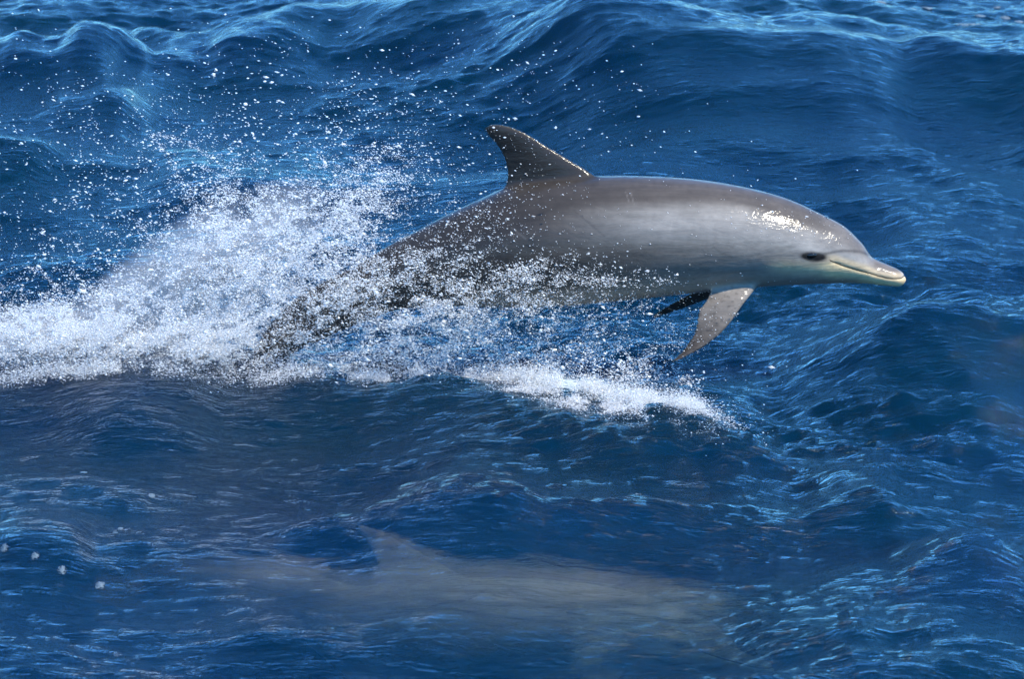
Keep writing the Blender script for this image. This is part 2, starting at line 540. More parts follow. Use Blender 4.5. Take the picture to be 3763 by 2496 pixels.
    # ease the shoulders and the foot of the fin into the body
    E = np.zeros(len(me.edges) * 2, np.int32); me.edges.foreach_get("vertices", E); E = E.reshape(-1, 2)
    mir = P.copy(); mir[:, 1] = -np.abs(mir[:, 1]); u, v = measure(mir)
    w = np.exp(-(((u - 2690) / 105) ** 2 + ((v - 1040 + (u - 2690) * 0.16) / 42) ** 2) ** 2) * (np.abs(P[:, 1]) > 0.02)
    w = np.maximum(w, 0.6 * np.exp(-((v - 672 + (u - 2000) * 0.1) / 26) ** 2) * (u > 1780) * (u < 2260))
    deg = np.bincount(E.ravel(), minlength=nv).astype(float)
    for _ in range(34):
        S_ = np.stack([np.bincount(E[:, 0], P[E[:, 1], k], nv) + np.bincount(E[:, 1], P[E[:, 0], k], nv) for k in range(3)], 1) / deg[:, None]
        P = P + (w * 0.6)[:, None] * (S_ - P)
    me.vertices.foreach_set("co", P.astype(np.float32).ravel()); me.update()
    return me, P


# --- skin colours, with far flipper and throat shade painted in, laid out along the animal's flank
CAPE = [(1200, 1180), (1500, 1040), (1750, 930), (1950, 830), (2070, 770), (2400, 752), (2600, 748), (2671, 752), (2807, 785), (2888, 814), (2996, 846), (3090, 885), (3150, 918), (3195, 938)]


def pigment_and_light(P):
    mir = P.copy(); mir[:, 1] = -np.abs(mir[:, 1])
    u, v = measure(mir)
    cape_c = np.array([0.115, 0.105, 0.100]); flank = np.array([0.235, 0.232, 0.228]); pale = np.array([0.36, 0.365, 0.365])
    belly = np.array([0.47, 0.42, 0.36]); dark = np.array([0.062, 0.056, 0.052]); cream = np.array([1.0, 0.80, 0.48])

    def mix(c, d, t):
        return c * (1 - t[:, None]) + d * t[:, None]
    nz = fbm(u / 90, v / 60, 4, 3)
    nz2 = fbm(u / 16, v / 16, 3, 9)
    vj = v + (fbm(u / 260, v / 120, 3, 3) - .5) * 22
    line = pchip(u, *zip(*CAPE))
    c = np.tile(flank, (len(u), 1))
    # flank lightens towards the head and below the cape, darkens towards the tail
    fwd = smooth(1980, 2800, u)
    c = mix(np.tile(dark * 1.15, (len(u), 1)), c, fwd)
    blaze = np.exp(-((vj - line - 60) / 70) ** 2) * smooth(1950, 2500, u)
    c = mix(c, np.tile(pale, (len(u), 1)), 0.75 * blaze)
    headp = smooth(2650, 2950, u)
    c = mix(c, np.tile(pale * 0.95, (len(u), 1)), 0.6 * headp * smooth(830, 930, v))
    # belly
    low = smooth(0, 90, vj - np.interp(u, [1500, 1850, 2300, 2600, 2800, 3000], [1090, 1050, 1010, 985, 985, 960]))
    c = mix(c, np.tile(belly, (len(u), 1)), 0.8 * low * smooth(1450, 1900, u))
    # cape over the back
    cp = 1 - smooth(-26, 26, vj - line)
    c = mix(c, cape_c[None] * (0.42 + 0.43 * smooth(1900, 2600, u))[:, None], 0.95 * cp)
    # melon: mid grey
    mel = smooth(2980, 3080, u) * (1 - smooth(3170, 3200, u)) * (1 - smooth(900, 950, v))
    c = mix(c, np.tile(np.array([.20, .196, .20]), (len(u), 1)), 0.6 * mel)
    # dorsal fin
    fin = (v < 700 + (u - 1850) * -0.05) & (u > 1750) & (u < 2230) & (v < line - 60)
    fn = smooth(700, 640, v) * ((u > 1770) & (u < 2200))
    c = mix(c, np.tile(dark * 0.55, (len(u), 1)), 0.9 * fn)
    # beak: dark above the gape, cream lower jaw and lip
    mo = pchip(u, *zip(*MOUTH))
    bk = smooth(3175, 3225, u) * (1 - smooth(-34, -8, v - mo))
    c = mix(c, np.tile(np.array([.15, .135, .13]), (len(u), 1)), 0.85 * bk)
    lip = smooth(3000, 3080, u) * smooth(-40, -12, v - mo) * (1 - smooth(3290, 3330, u) * (v < mo - 3))
    jaw = smooth(2960, 3080, u) * smooth(-4, 10, v - mo) * (1 - 0.6 * smooth(18, 62, v - mo))
    c = mix(c, np.tile(cream, (len(u), 1)), np.clip(0.55 * lip * (1 - bk) + 0.85 * jaw, 0, 0.9))
    throat = smooth(2780, 2900, u) * np.exp(-((v - 985 - (u - 2950) * 0.05) / 24) ** 2) * (1 - smooth(3080, 3160, u))
    c = mix(c, np.tile(cream, (len(u), 1)), 0.55 * throat)
    gul = smooth(2750, 2850, u) * smooth(1008, 1032, v) * (1 - smooth(3120, 3220, u))
    c = mix(c, np.tile(np.array([.30, .285, .28]), (len(u), 1)), 0.8 * gul)  # underside of the throat greyed, its shade painted into the colour
    # eye patch and the stripe from eye to beak
    ex, ey = (u - 2990) / 42, (v - 943 - (u - 2990) * 0.05) / 15
    ep = np.exp(-(ex**2 + ey**2) ** 1.6)
    c = mix(c, np.tile(np.array([.012, .011, .011]), (len(u), 1)), np.clip(ep * 2.4, 0, 0.985))
    st = pchip(u, [2980, 3040, 3100, 3150, 3198], [938, 931, 922, 924, 938])
    sm_ = np.exp(-((v - st) / 6.0) ** 2) * smooth(2990, 3040, u) * (1 - smooth(3190, 3206, u))
    c = mix(c, np.tile(np.array([.07, .066, .066]), (len(u), 1)), 0.75 * sm_)
    rim = np.exp(-((v - 918) / 10) ** 2 - ((u - 2985) / 45) ** 2)
    c = mix(c, np.tile(np.array([.46, .46, .46]), (len(u), 1)), 0.5 * rim)
    # flippers: near one pale brown-grey at the root, dark towards the tip
    fl = (np.abs(P[:, 1]) > 0.06) & (v > 1010) & (u > 2380) & (u < 2810) & (v > 1010)
    fl = fl & ((v > np.interp(u, [2400, 2508, 2617, 2700, 2720, 2801], [1092, 1080, 1062, 1030, 1020, 1015])))
    t = smooth(1040, 1310, v)
    fc = np.array([.27, .255, .24])[None] * (1 - t[:, None]) + np.array([.062, .055, .05])[None] * t[:, None]
    fc = fc * (1 - 0.35 * smooth(.58, .72, fbm(u / 13, v / 9, 3, 40)))[:, None]
    near = fl & (P[:, 1] < 0)
    wn_ = (smooth(1020, 1085, v + (u - 2690) * 0.12) * near)[:, None]
    c = c * (1 - wn_) + fc * wn_
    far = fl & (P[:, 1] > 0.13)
    c[far] = np.array([.05, .05, .052])  # far flipper's shadow painted in as a flat dark colour
    c = c * (0.86 + 0.28 * nz[:, None]) * (0.87 + 0.26 * nz2[:, None])
    # rake marks and small scars
    for (x0, y0, x1, y1, w, kc) in [(2105, 770, 2222, 868, 2.6, .045), (1880, 838, 1935, 880, 2.5, .25), (2300, 706, 2312, 742, 2, .24), (2318, 708, 2330, 750, 2, .24), (2462, 850, 2470, 815, 2.5, .4), (2620, 905, 2650, 930, 3, .12), (2650, 930, 2690, 945, 3, .12)]:
        d = np.array([x1 - x0, y1 - y0], float); Ln = np.hypot(*d); d /= Ln
        tt = np.clip((u - x0) * d[0] + (v - y0) * d[1], 0, Ln)
        dist = np.hypot(u - x0 - tt * d[0], v - y0 - tt * d[1])
        near_side = (P[:, 1] < 0)
        c = mix(c, np.tile(np.array([kc, kc * .97, kc * .95]), (len(u), 1)), 0.45 * np.exp(-(dist / w) ** 2) * near_side)
    c = c * np.array([0.66, 0.61, 0.555])
    return c, v - mo, u


m_skin, n, l = new_mat("dolphin_skin")
out = n.new("ShaderNodeOutputMaterial")
pr = n.new("ShaderNodeBsdfPrincipled")
ca = n.new("ShaderNodeAttribute"); ca.attribute_name = "pigment_and_light"
ga = n.new("ShaderNodeAttribute"); ga.attribute_name = "gape"
# the gape line
ab = n.new("ShaderNodeMath"); ab.operation = 'ABSOLUTE'; l.new(ga.outputs["Fac"], ab.inputs[0])
mr = n.new("ShaderNodeMapRange"); mr.inputs[1].default_value = 1.2; mr.inputs[2].default_value = 4.0
mr.inputs[3].default_value = 0.9; mr.inputs[4].default_value = 0.0
l.new(ab.outputs[0], mr.inputs[0])
mx = n.new("ShaderNodeMixRGB"); mx.inputs[2].default_value = (0.035, 0.03, 0.02, 1)
l.new(mr.outputs[0], mx.inputs[0]); l.new(ca.outputs["Color"], mx.inputs[1])
tc = n.new("ShaderNodeTexCoord")
sk = noise_node(1.0, 5, 0.65, (5, 40, 42), 0.0, 0.5)
skr = n.new("ShaderNodeMapRange"); skr.inputs[1].default_value = 0.3; skr.inputs[2].default_value = 0.7; skr.inputs[3].default_value = 0.82; skr.inputs[4].default_value = 1.16
l.new(sk.outputs[0], skr.inputs[0])
skm = n.new("ShaderNodeMixRGB"); skm.blend_type = 'MULTIPLY'; skm.inputs[0].default_value = 1.0
l.new(mx.outputs[0], skm.inputs[1]); l.new(skr.outputs[0], skm.inputs[2])
l.new(skm.outputs[0], pr.inputs["Base Color"])
pr.inputs["Roughness"].default_value = 0.62
pr.inputs["Specular IOR Level"].default_value = 0.15
pr.inputs["Coat Weight"].default_value = 0.6
pr.inputs["Coat Roughness"].default_value = 0.12
pr.inputs["Coat IOR"].default_value = 1.33
tc = n.new("ShaderNodeTexCoord")
t1 = noise_node(1.0, 3, 0.5, (60, 60, 90))
t2 = noise_node(1.0, 5, 0.62, (7, 14, 24), 0.0, 0.6)
bp1 = n.new("ShaderNodeBump"); bp1.inputs["Distance"].default_value = 0.0020; bp1.inputs["Strength"].default_value = 0.8
bp2 = n.new("ShaderNodeBump"); bp2.inputs["Distance"].default_value = 0.006; bp2.inputs["Strength"].default_value = 0.6
l.new(t2.outputs[0], bp2.inputs["Height"]); l.new(t1.outputs[0], bp1.inputs["Height"]); l.new(bp2.outputs[0], bp1.inputs["Normal"])
l.new(bp1.outputs[0], pr.inputs["Coat Normal"])
l.new(bp2.outputs[0], pr.inputs["Normal"])
l.new(pr.outputs[0], out.inputs["Surface"])

m_skin2 = m_skin.copy(); m_skin2.name = "dolphin_skin_underwater"
for nd in m_skin2.node_tree.nodes:
    if nd.type == 'BSDF_PRINCIPLED':
        nd.inputs["Coat Weight"].default_value = 0.0
        nd.inputs["Specular IOR Level"].default_value = 0.02
        nd.inputs["Roughness"].default_value = 0.8

m_eye, n, l = new_mat("eye_wet_black")
out = n.new("ShaderNodeOutputMaterial"); pr = n.new("ShaderNodeBsdfPrincipled")
pr.inputs["Base Color"].default_value = (0.008, 0.007, 0.006, 1); pr.inputs["Roughness"].default_value = 0.06
l.new(pr.outputs[0], out.inputs[0])
m_hole, n, l = new_mat("blowhole_dark")
out = n.new("ShaderNodeOutputMaterial"); pr = n.new("ShaderNodeBsdfPrincipled")
pr.inputs["Base Color"].default_value = (0.02, 0.018, 0.018, 1); pr.inputs["Roughness"].default_value = 0.3
l.new(pr.outputs[0], out.inputs[0])


def ellipsoid(name, center, axes, rx, ry, rz, mat):
    bm = bmesh.new()
    bmesh.ops.create_uvsphere(bm, u_segments=20, v_segments=12, radius=1.0)
    M = np.array([axes[0] * rx, axes[1] * ry, axes[2] * rz])
    for v in bm.verts:
        p = center + v.co.x * M[0] + v.co.y * M[1] + v.co.z * M[2]
        v.co = p
    for f in bm.faces: f.smooth = True
    me = bpy.data.meshes.new(name); bm.to_mesh(me); bm.free(); me.materials.append(mat)
    return me


def finish_dolphin(pose, voxel, name, skin, gain=1.0):
    me, P = build_dolphin(pose, voxel)
    c, g, u = pigment_and_light(P)
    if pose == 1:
        c = np.clip(c * 1.1 + np.array([.19, .17, .125]) * (0.08 + 0.92 * smooth(1050, 1500, u))[:, None], 0, 0.8)  # pale brown added to the skin, underwater backscatter painted into the colour
    # gape groove pressed into the snout
    N_ = np.zeros(len(P) * 3, np.float32); me.vertices.foreach_get("normal", N_); N_ = N_.reshape(-1, 3)
    lim = smooth(3040, 3075, u)
    grv = np.exp(-(g / 4.0) ** 2) * lim
    P2 = P - N_ * (0.0028 * grv)[:, None]
    g2 = np.where(u < 3045, 60.0, g) + (1 - lim) * 8
    # eyelids: slight bulge around the eye
    P2 = bend(P2, pose)
    me.vertices.foreach_set("co", P2.astype(np.float32).ravel())
    a = me.color_attributes.new("pigment_and_light", 'FLOAT_COLOR', 'POINT')
    a.data.foreach_set("color", np.c_[c, np.ones(len(c))].astype(np.float32).ravel())
    a = me.attributes.new("gape", 'FLOAT', 'POINT'); a.data.foreach_set("value", g2.astype(np.float32))
    me.materials.clear(); me.materials.append(skin)
    me.polygons.foreach_set("use_smooth", np.ones(len(me.polygons), bool))
    me.update()
    o = link(name, me)
    # eyes sit in the skin: nearest skin point to the measured eye position, on both sides
    for s in (-1, 1):
        mir = P.copy(); mir[:, 1] = mir[:, 1] * (-s)
        uu, vv = measure(mir)
        ok = mir[:, 1] < 0
        k = np.where(ok)[0][np.argmin((uu[ok] - 2984) ** 2 + (vv[ok] - 941) ** 2)]
        nrm = N_[k].astype(float)
        tx = np.cross(np.array([0, 0, 1.0]), nrm); tx /= np.linalg.norm(tx)
        ty = np.cross(nrm, tx)
        link("eye", ellipsoid("eye", P2[k] - nrm * 0.004, [tx, ty, nrm], 0.019, 0.0095, 0.008, m_eye), o)
    top = (np.abs(P[:, 1]) < 0.01)
    uu, vv = measure(P)
    k = np.where(top)[0][np.argmin((uu[top] - 3040) ** 2 + ((vv[top] - 796) * 1.0) ** 2)]
    nrm = N_[k].astype(float); ty = np.array([0, 1.0, 0]); tx = np.cross(ty, nrm)
    link("blowhole", ellipsoid("blowhole", P2[k] - nrm * 0.002, [tx, ty, nrm], 0.009, 0.024, 0.004, m_hole), o)
    return o, P2, N_


dolphin, DP, DN = finish_dolphin(0, 0.0046, "dolphin", m_skin)
tag(dolphin, "grey dolphin leaping clear of the water with white spray at its tail", "dolphin", "dolphins travelling side by side")
under, UP_, _n = finish_dolphin(1, 0.009, "dolphin", m_skin2, 4.6)
tag(under, "submerged dolphin gliding just beneath the surface below the leaping one", "dolphin", "dolphins travelling side by side")
# glide position, nearer the viewer and just under the surface
zf = 0.0
for _k in range(25):
    fin_tip = on_z(np.array(850 * Q), np.array(1205 * Q), zf)
    zf = 0.5 * zf + 0.5 * float(sea_height(fin_tip[0:1], fin_tip[1:2], False)[0])
under.rotation_euler = (math.radians(-12), math.radians(0.5), 0)
under.scale = (0.88, 0.84, 0.76)
_M = np.array(under.rotation_euler.to_matrix()) @ np.diag([0.88, 0.84, 0.76])
under.location = fin_tip + np.array([-0.02, 0.0, -0.012]) - _M @ UP_[np.argmax(UP_[:, 2])]

# ------------------------------------------------------------------ white water
m_drop, n, l = new_mat("spray_water")
out = n.new("ShaderNodeOutputMaterial")
pr = n.new("ShaderNodeBsdfPrincipled")
pr.inputs["Base Color"].default_value = (0.96, 0.97, 0.97, 1)
pr.inputs["Roughness"].default_value = 0.18
pr.inputs["Specular IOR Level"].default_value = 0.5
tl = n.new("ShaderNodeBsdfTranslucent"); tl.inputs[0].default_value = (0.96, 0.97, 0.97, 1)
mxs = n.new("ShaderNodeMixShader"); mxs.inputs[0].default_value = 0.35
l.new(pr.outputs[0], mxs.inputs[1]); l.new(tl.outputs[0], mxs.inputs[2])
gi = n.new("ShaderNodeNewGeometry"); mrr = n.new("ShaderNodeMapRange"); mrr.inputs[3].default_value = 0.0; mrr.inputs[4].default_value = 0.45
l.new(gi.outputs["Random Per Island"], mrr.inputs[0])
tp_ = n.new("ShaderNodeBsdfTransparent"); mxt = n.new("ShaderNodeMixShader")
l.new(mrr.outputs[0], mxt.inputs[0]); l.new(mxs.outputs[0], mxt.inputs[1]); l.new(tp_.outputs[0], mxt.inputs[2])
l.new(mxt.outputs[0], out.inputs[0])

TET_V = np.array([(1, 1, 1), (1, -1, -1), (-1, 1, -1), (-1, -1, 1)], float) / math.sqrt(3)
TET_F = np.array([(0, 1, 2), (0, 3, 1), (0, 2, 3), (1, 3, 2)])
OCT_V = np.array([(1, 0, 0), (-1, 0, 0), (0, 1, 0), (0, -1, 0), (0, 0, 1), (0, 0, -1)], float)
OCT_F = np.array([(0, 2, 4), (2, 1, 4), (1, 3, 4), (3, 0, 4), (2, 0, 5), (1, 2, 5), (3, 1, 5), (0, 3, 5)])
bm = bmesh.new(); bmesh.ops.create_icosphere(bm, subdivisions=1, radius=1.0); bm.verts.ensure_lookup_table()
ICO_V = np.array([v.co[:] for v in bm.verts]); ICO_F = np.array([[v.index for v in f.verts] for f in bm.faces]); bm.free()
bm = bmesh.new(); bmesh.ops.create_icosphere(bm, subdivisions=2, radius=1.0); bm.verts.ensure_lookup_table()
SPH_V = np.array([v.co[:] for v in bm.verts]); SPH_F = np.array([[v.index for v in f.verts] for f in bm.faces]); bm.free()


def drops_geo(P, r, base=(OCT_V, OCT_F), stretch=1.0, rng=R):
    """verts, faces of many small drops: random turn, slight stretch along the throw direction"""
    BV, BF = base
    n_ = len(P)
    al = rng.normal(-0.22, 0.3, n_); be = rng.normal(0, 0.35, n_); ga_ = rng.random(n_) * 6.283
    e1 = np.stack([np.cos(al) * np.cos(be), np.sin(be), -np.sin(al) * -np.cos(be)], -1)
    e2 = np.cross(e1, np.tile([0.0, 0.3, 1.0], (n_, 1))); e2 /= np.linalg.norm(e2, axis=1)[:, None]
    e3 = np.cross(e1, e2)
    f2 = e2 * np.cos(ga_)[:, None] + e3 * np.sin(ga_)[:, None]; f3 = np.cross(e1, f2)
    M = np.stack([e1, f2, f3], 2)
    BVs = BV[None] * np.stack([np.broadcast_to(stretch, (n_,)), np.ones(n_), np.ones(n_)], -1)[:, None, :]
    V_ = np.einsum('nij,nkj->nki', M, BVs)
    V_ = V_ * r[:, None, None] + P[:, None, :]
    F_ = BF[None] + (np.arange(n_) * len(BV))[:, None, None]
    return V_.reshape(-1, 3), F_.reshape(-1, 3)


def join_geo(gs):
    V_, F_ = [], []
    o = 0
    for v, f in gs:
        V_.append(v); F_.append(f + o); o += len(v)
    return np.concatenate(V_), np.concatenate(F_)


def clumps(blobs, total, clump_px, per, rng, noise_gate=0.0, ymin=None):
    """Drops gathered in torn clumps through a volume of spray. blobs: x, y, sx, sy, turn, weight, depth, depth spread (2364-wide photo units / metres)."""
    w = np.array([b[5] * b[2] * b[3] for b in blobs]); w /= w.sum()
    nc_ = max(1, int(total / per))
    ch = rng.choice(len(blobs), nc_, p=w)
    B = np.array(blobs)[ch]
    g = rng.normal(size=(nc_, 2)) * 0.85
    ca_, sa_ = np.cos(B[:, 4]), np.sin(B[:, 4])
    cx = B[:, 0] + B[:, 2] * g[:, 0] * ca_ - B[:, 3] * g[:, 1] * sa_
    cy = B[:, 1] + B[:, 2] * g[:, 0] * sa_ + B[:, 3] * g[:, 1] * ca_
    yy = B[:, 6] + B[:, 7] * rng.normal(size=nc_)
    if noise_gate:
        nzv = fbm(cx / 42, cy / 30, 4, 21)
        keep = nzv > noise_gate - 0.12 * rng.random(nc_)
        cx, cy, yy = cx[keep], cy[keep], yy[keep]
    size = clump_px * rng.lognormal(0, 0.6, len(cx))
    cnt = rng.poisson(per * (size / size.mean()) ** 1.1)
    rep = np.repeat(np.arange(len(cx)), cnt)
    ang = rng.normal(-0.25, 0.5, len(cx))[rep]
    a = rng.normal(size=len(rep)) * size[rep] * 1.5
    b = rng.normal(size=len(rep)) * size[rep] * 0.6
    px = cx[rep] + a * np.cos(ang) - b * np.sin(ang)
    py = cy[rep] + a * np.sin(ang) + b * np.cos(ang)
    keep = smooth(.36, .58, fbm(px / 30 + 0.4 * py / 30, py / 17, 4, 51)) + 0.22 > rng.random(len(px))
    px, py, rep, size_r = px[keep], py[keep], rep[keep], size[rep][keep]
    yj = yy[rep] + rng.normal(size=len(rep)) * size_r * 0.0014 * 1.5
    return on_y(px * Q, py * Q, yj)


def above_sea(P, m=0.0):
    return P[P[:, 2] > big_height(P[:, 0], P[:, 1]) + m]


rg = np.random.default_rng(77)
PLUME = [(60, 790, 110, 34, 0, 3.2, .05, .14), (230, 800, 130, 34, 0, 3.2, .05, .14), (400, 815, 110, 34, 0, 3.4, .03, .12), (490, 805, 62, 42, 0, 3.2, -.06, .1), (560, 770, 45, 40, -.7, 1.3, -.1, .05),
         (90, 750, 90, 30, 0, 1.3, .15, .2), (300, 720, 110, 50, -.3, 1.6, .15, .2), (450, 640, 95, 70, -.7, 1.5, .2, .2), (570, 570, 100, 70, -.6, 1.4, .2, .2), (700, 540, 110, 60, -.6, 1.2, .25, .2), (760, 540, 80, 45, -.6, .9, .2, .12),
         (620, 690, 70, 60, -.7, 1.7, .12, .12), (520, 520, 60, 40, -.6, 1.0, .25, .2), (820, 470, 90, 45, -.6, .8, .3, .2), (890, 410, 55, 30, -.4, .7, .3, .2), (230, 690, 50, 30, -.5, .9, .2, .2), (760, 600, 60, 40, -.6, .9, .2, .12)]
VEIL = [(760, 660, 90, 40, -.7, 1.1, -.14, .06), (880, 650, 120, 32, -.5, 1.0, -.2, .05), (1020, 600, 100, 22, -.45, .5, -.24, .05), (700, 760, 80, 26, -.6, 1.0, -.12, .06), (1250, 640, 80, 14, .1, .7, -.28, .05),
        (1120, 660, 100, 16, -.3, .8, -.27, .05), (960, 700, 100, 22, -.35, .9, -.22, .06), (1350, 650, 90, 14, -.1, .5, -.26, .04), (1500, 650, 70, 6, 0, .35, -.24, .03), (600, 800, 40, 30, -.7, 1.2, -.1, .05)]
UNDER = [(1010, 790, 90, 40, -.2, 1.0, -.08, .12), (1160, 775, 110, 35, .1, .7, -.05, .12), (1320, 835, 110, 35, .15, .8, -.05, .12), (1450, 840, 80, 45, .2, .6, -.08, .12), (1120, 700, 130, 20, -.1, .9, -.22, .08),
         (760, 830, 130, 30, 0, 1.1, -.05, .12), (900, 780, 110, 35, -.3, 1.3, -.1, .12), (1000, 740, 100, 28, -.2, 1.2, -.15, .1), (640, 860, 90, 14, 0, 1.2, -.02, .08), (1060, 840, 110, 30, .1, .8, 0, .12),
         (1150, 720, 120, 22, 0, .8, -.2, .1), (1320, 770, 40, 40, .4, .5, -.05, .12), (1200, 790, 150, 45, .2, .35, 0, .15), (1420, 700, 60, 20, 0, .4, -.15, .08), (1550, 790, 60, 60, 0, .35, -.1, .12), (1530, 900, 60, 40, 0, .6, -.1, .12)]
SPARSE = [(560, 430, 260, 90, .1, 1, .2, .5), (380, 400, 220, 90, .1, 1, .2, .5), (820, 360, 130, 80, 0, 1.2, .3, .5), (200, 600, 170, 90, 0, 1.2, .2, .5), (800, 250, 260, 90, .3, .5, .3, .5), (300, 250, 200, 70, .3, .4, .3, .5),
          (1000, 420, 120, 80, 0, .6, .2, .4), (1200, 200, 260, 90, .3, .25, .3, .5)]

mist = [clumps(PLUME, 230000, 14, 60, rg, 0.42), clumps(PLUME[:5], 130000, 12, 60, rg),
        clumps(VEIL, 46000, 9, 40, rg, 0.44), clumps(UNDER, 62000, 10, 40, rg, 0.45)]


def ropes(starts, n_rope, length, lift, lean, drop_n, yz, rng, width=2.2):
    """torn ropes of water: strings of drops along ballistic arcs from a line of starts (2364-wide photo units)"""
    out_ = []
    st_ = np.array(starts, float)
    for _ in range(n_rope):
        i = rng.integers(len(st_) - 1); t = rng.random()
        p0 = st_[i] * (1 - t) + st_[i + 1] * t
        Ln = length * rng.lognormal(0, .45)
        vx = lean * Ln * rng.normal(1, .5); vy = -lift * Ln * rng.normal(1, .3); gq = Ln * rng.uniform(.2, .7)
        m = rng.poisson(drop_n * Ln / length)
        tt = rng.random(m) ** 0.9
        tt = tt[vnoise(tt * 9, np.full(m, rng.random() * 90)) > .3]
        w_ = width * (0.5 + 1.6 * tt)
        px = p0[0] + vx * tt + rng.normal(size=len(tt)) * w_
        py = p0[1] + vy * tt + gq * tt**2 + rng.normal(size=len(tt)) * w_ * .7
        out_.append(on_y(px * Q, py * Q, yz + rng.normal() * .1 + rng.normal(size=len(tt)) * .006 + 0.1 * rng.normal() * tt))
    return np.concatenate(out_)


WATERLINE = [(0, 840), (200, 850), (400, 850), (500, 820), (640, 760), (760, 690), (900, 620)]
mist.append(ropes(WATERLINE, 200, 170, 1.0, -.35, 150, .12, rg))
mist.append(ropes([(1000, 720), (1200, 700), (1400, 690), (1560, 690)], 60, 110, -.75, -.9, 120, -.12, rg, 2.0))
mist.append(ropes([(1430, 880), (1500, 900), (1580, 920), (1640, 940)], 34, 110, .9, -.35, 120, -.12, rg, 2.2))
mist.append(ropes([(900, 860), (1100, 860), (1300, 870)], 50, 80, .9, -.4, 100, -.02, rg, 2.0))
mist = above_sea(np.concatenate(mist))
mist_r = 0.00072 * np.exp(rg.normal(0, 0.58, len(mist)))
geo_mist = drops_geo(mist, mist_r, (TET_V, TET_F), np.full(len(mist), 2.2), rg)
mid = [clumps(PLUME, 30000, 14, 12, rg, 0.4), clumps(VEIL, 5000, 12, 8, rg, 0.42), clumps(UNDER, 8000, 12, 8, rg, 0.42), clumps(SPARSE, 7000, 16, 3, rg)]
mid = above_sea(np.concatenate(mid))
mid_r = 0.00105 * np.exp(rg.normal(0, 0.55, len(mid)))
geo_mid = drops_geo(mid, mid_r, (OCT_V, OCT_F), 1.7 + 1.0 * rg.random(len(mid)), rg)
bigd = np.concatenate([clumps(SPARSE, 600, 40, 1.2, rg), clumps(PLUME, 500, 20, 2, rg), clumps(UNDER, 350, 20, 2, rg)])
bigd = above_sea(bigd)
big_r = 0.0016 * np.exp(rg.normal(0, 0.4, len(bigd)))
bigd = np.concatenate([bigd, ropes(WATERLINE, 60, 190, 1.0, -.35, 10, .1, rg, 4), ropes([(1430, 880), (1500, 900), (1580, 920), (1640, 940)], 22, 130, .9, -.2, 10, -.12, rg, 5)])
big_r = 0.0016 * np.exp(rg.normal(0, 0.4, len(bigd)))
geo_big = drops_geo(bigd, big_r, (ICO_V, ICO_F), 1.4 + 0.9 * rg.random(len(bigd)), rg)

Vv, Ff = join_geo([geo_mist, geo_mid, geo_big])
spray = link("spray", mesh_from("spray", Vv, Ff, 3, m_drop))
tag(spray, "white spray of water drops thrown up around the leaping dolphin's tail", "spray", None, "stuff")

# beads and streaks of water on the wet skin
near = np.where((DN[:, 1] < -0.15))[0]
uu, vv = measure(DP[near])
wgt = 0.04 + 1.0 * (1 - smooth(1700, 2300, uu)) + 0.5 * np.exp(-((uu - 2900) / 170) ** 2 - ((vv - 820) / 60) ** 2) + 0.35 * smooth(990, 1060, vv) * (uu < 2650)
pick = rg.choice(near, 2600, p=wgt / wgt.sum())
bp_ = DP[pick] + DN[pick] * 0.0006
bd_r = 0.0009 * np.exp(rg.normal(0, .45, len(bp_)))
beads = link("water_beads", mesh_from("water_beads", *drops_geo(bp_, bd_r, (OCT_V, OCT_F), 1.3 + 1.6 * rg.random(len(bp_)), rg), 3, m_drop))
tag(beads, "glittering beads of water on the leaping dolphin's wet skin", "water beads", None, "stuff")

# soft mist hanging behind the tail
m_mist, n, l = new_mat("fine_mist")
out = n.new("ShaderNodeOutputMaterial"); tc = n.new("ShaderNodeTexCoord")
nz_ = noise_node(1.0, 4, 0.6, (2.6, 2.6, 2.6), 0.0, 0.4)
ln = n.new("ShaderNodeVectorMath"); ln.operation = 'LENGTH'; l.new(tc.outputs["Object"], ln.inputs[0])
fo = n.new("ShaderNodeMapRange"); fo.inputs[1].default_value = 1.0; fo.inputs[2].default_value = 0.25; fo.inputs[3].default_value = 0; fo.inputs[4].default_value = 1
l.new(ln.outputs["Value"], fo.inputs[0])
nr = n.new("ShaderNodeMapRange"); nr.inputs[1].default_value = 0.38; nr.inputs[2].default_value = 0.66; l.new(nz_.outputs[0], nr.inputs[0])
mu = n.new("ShaderNodeMath"); mu.operation = 'MULTIPLY'; l.new(fo.outputs[0], mu.inputs[0]); l.new(nr.outputs[0], mu.inputs[1])
mu2 = n.new("ShaderNodeMath"); mu2.operation = 'MULTIPLY'; mu2.inputs[1].default_value = 13.0; l.new(mu.outputs[0], mu2.inputs[0])
vsn = n.new("ShaderNodeVolumeScatter"); vsn.inputs["Color"].default_value = (0.98, 0.98, 0.98, 1); vsn.inputs["Anisotropy"].default_value = 0.0
l.new(mu2.outputs[0], vsn.inputs["Density"]); l.new(vsn.outputs[0], out.inputs["Volume"])
for cx_, cy_, y_, ra, rb, rc, tn in [(430, 680, .42, .62, .22, .24, .62), (190, 800, .34, .62, .2, .17, .05), (80, 800, .2, .5, .16, .1, .03)]:
    bm = bmesh.new(); bmesh.ops.create_icosphere(bm, subdivisions=3, radius=1.0)
    mm = bpy.data.meshes.new("mist"); bm.to_mesh(mm); bm.free(); mm.materials.append(m_mist)
    mo_ = link("mist", mm)
    mo_.location = on_y(np.array(cx_ * Q), np.array(cy_ * Q), y_); mo_.scale = (ra, rb, rc); mo_.rotation_euler = (0, -tn, 0)
    tag(mo_, "soft white mist hanging behind the leaping dolphin's tail", "mist", None, "stuff")

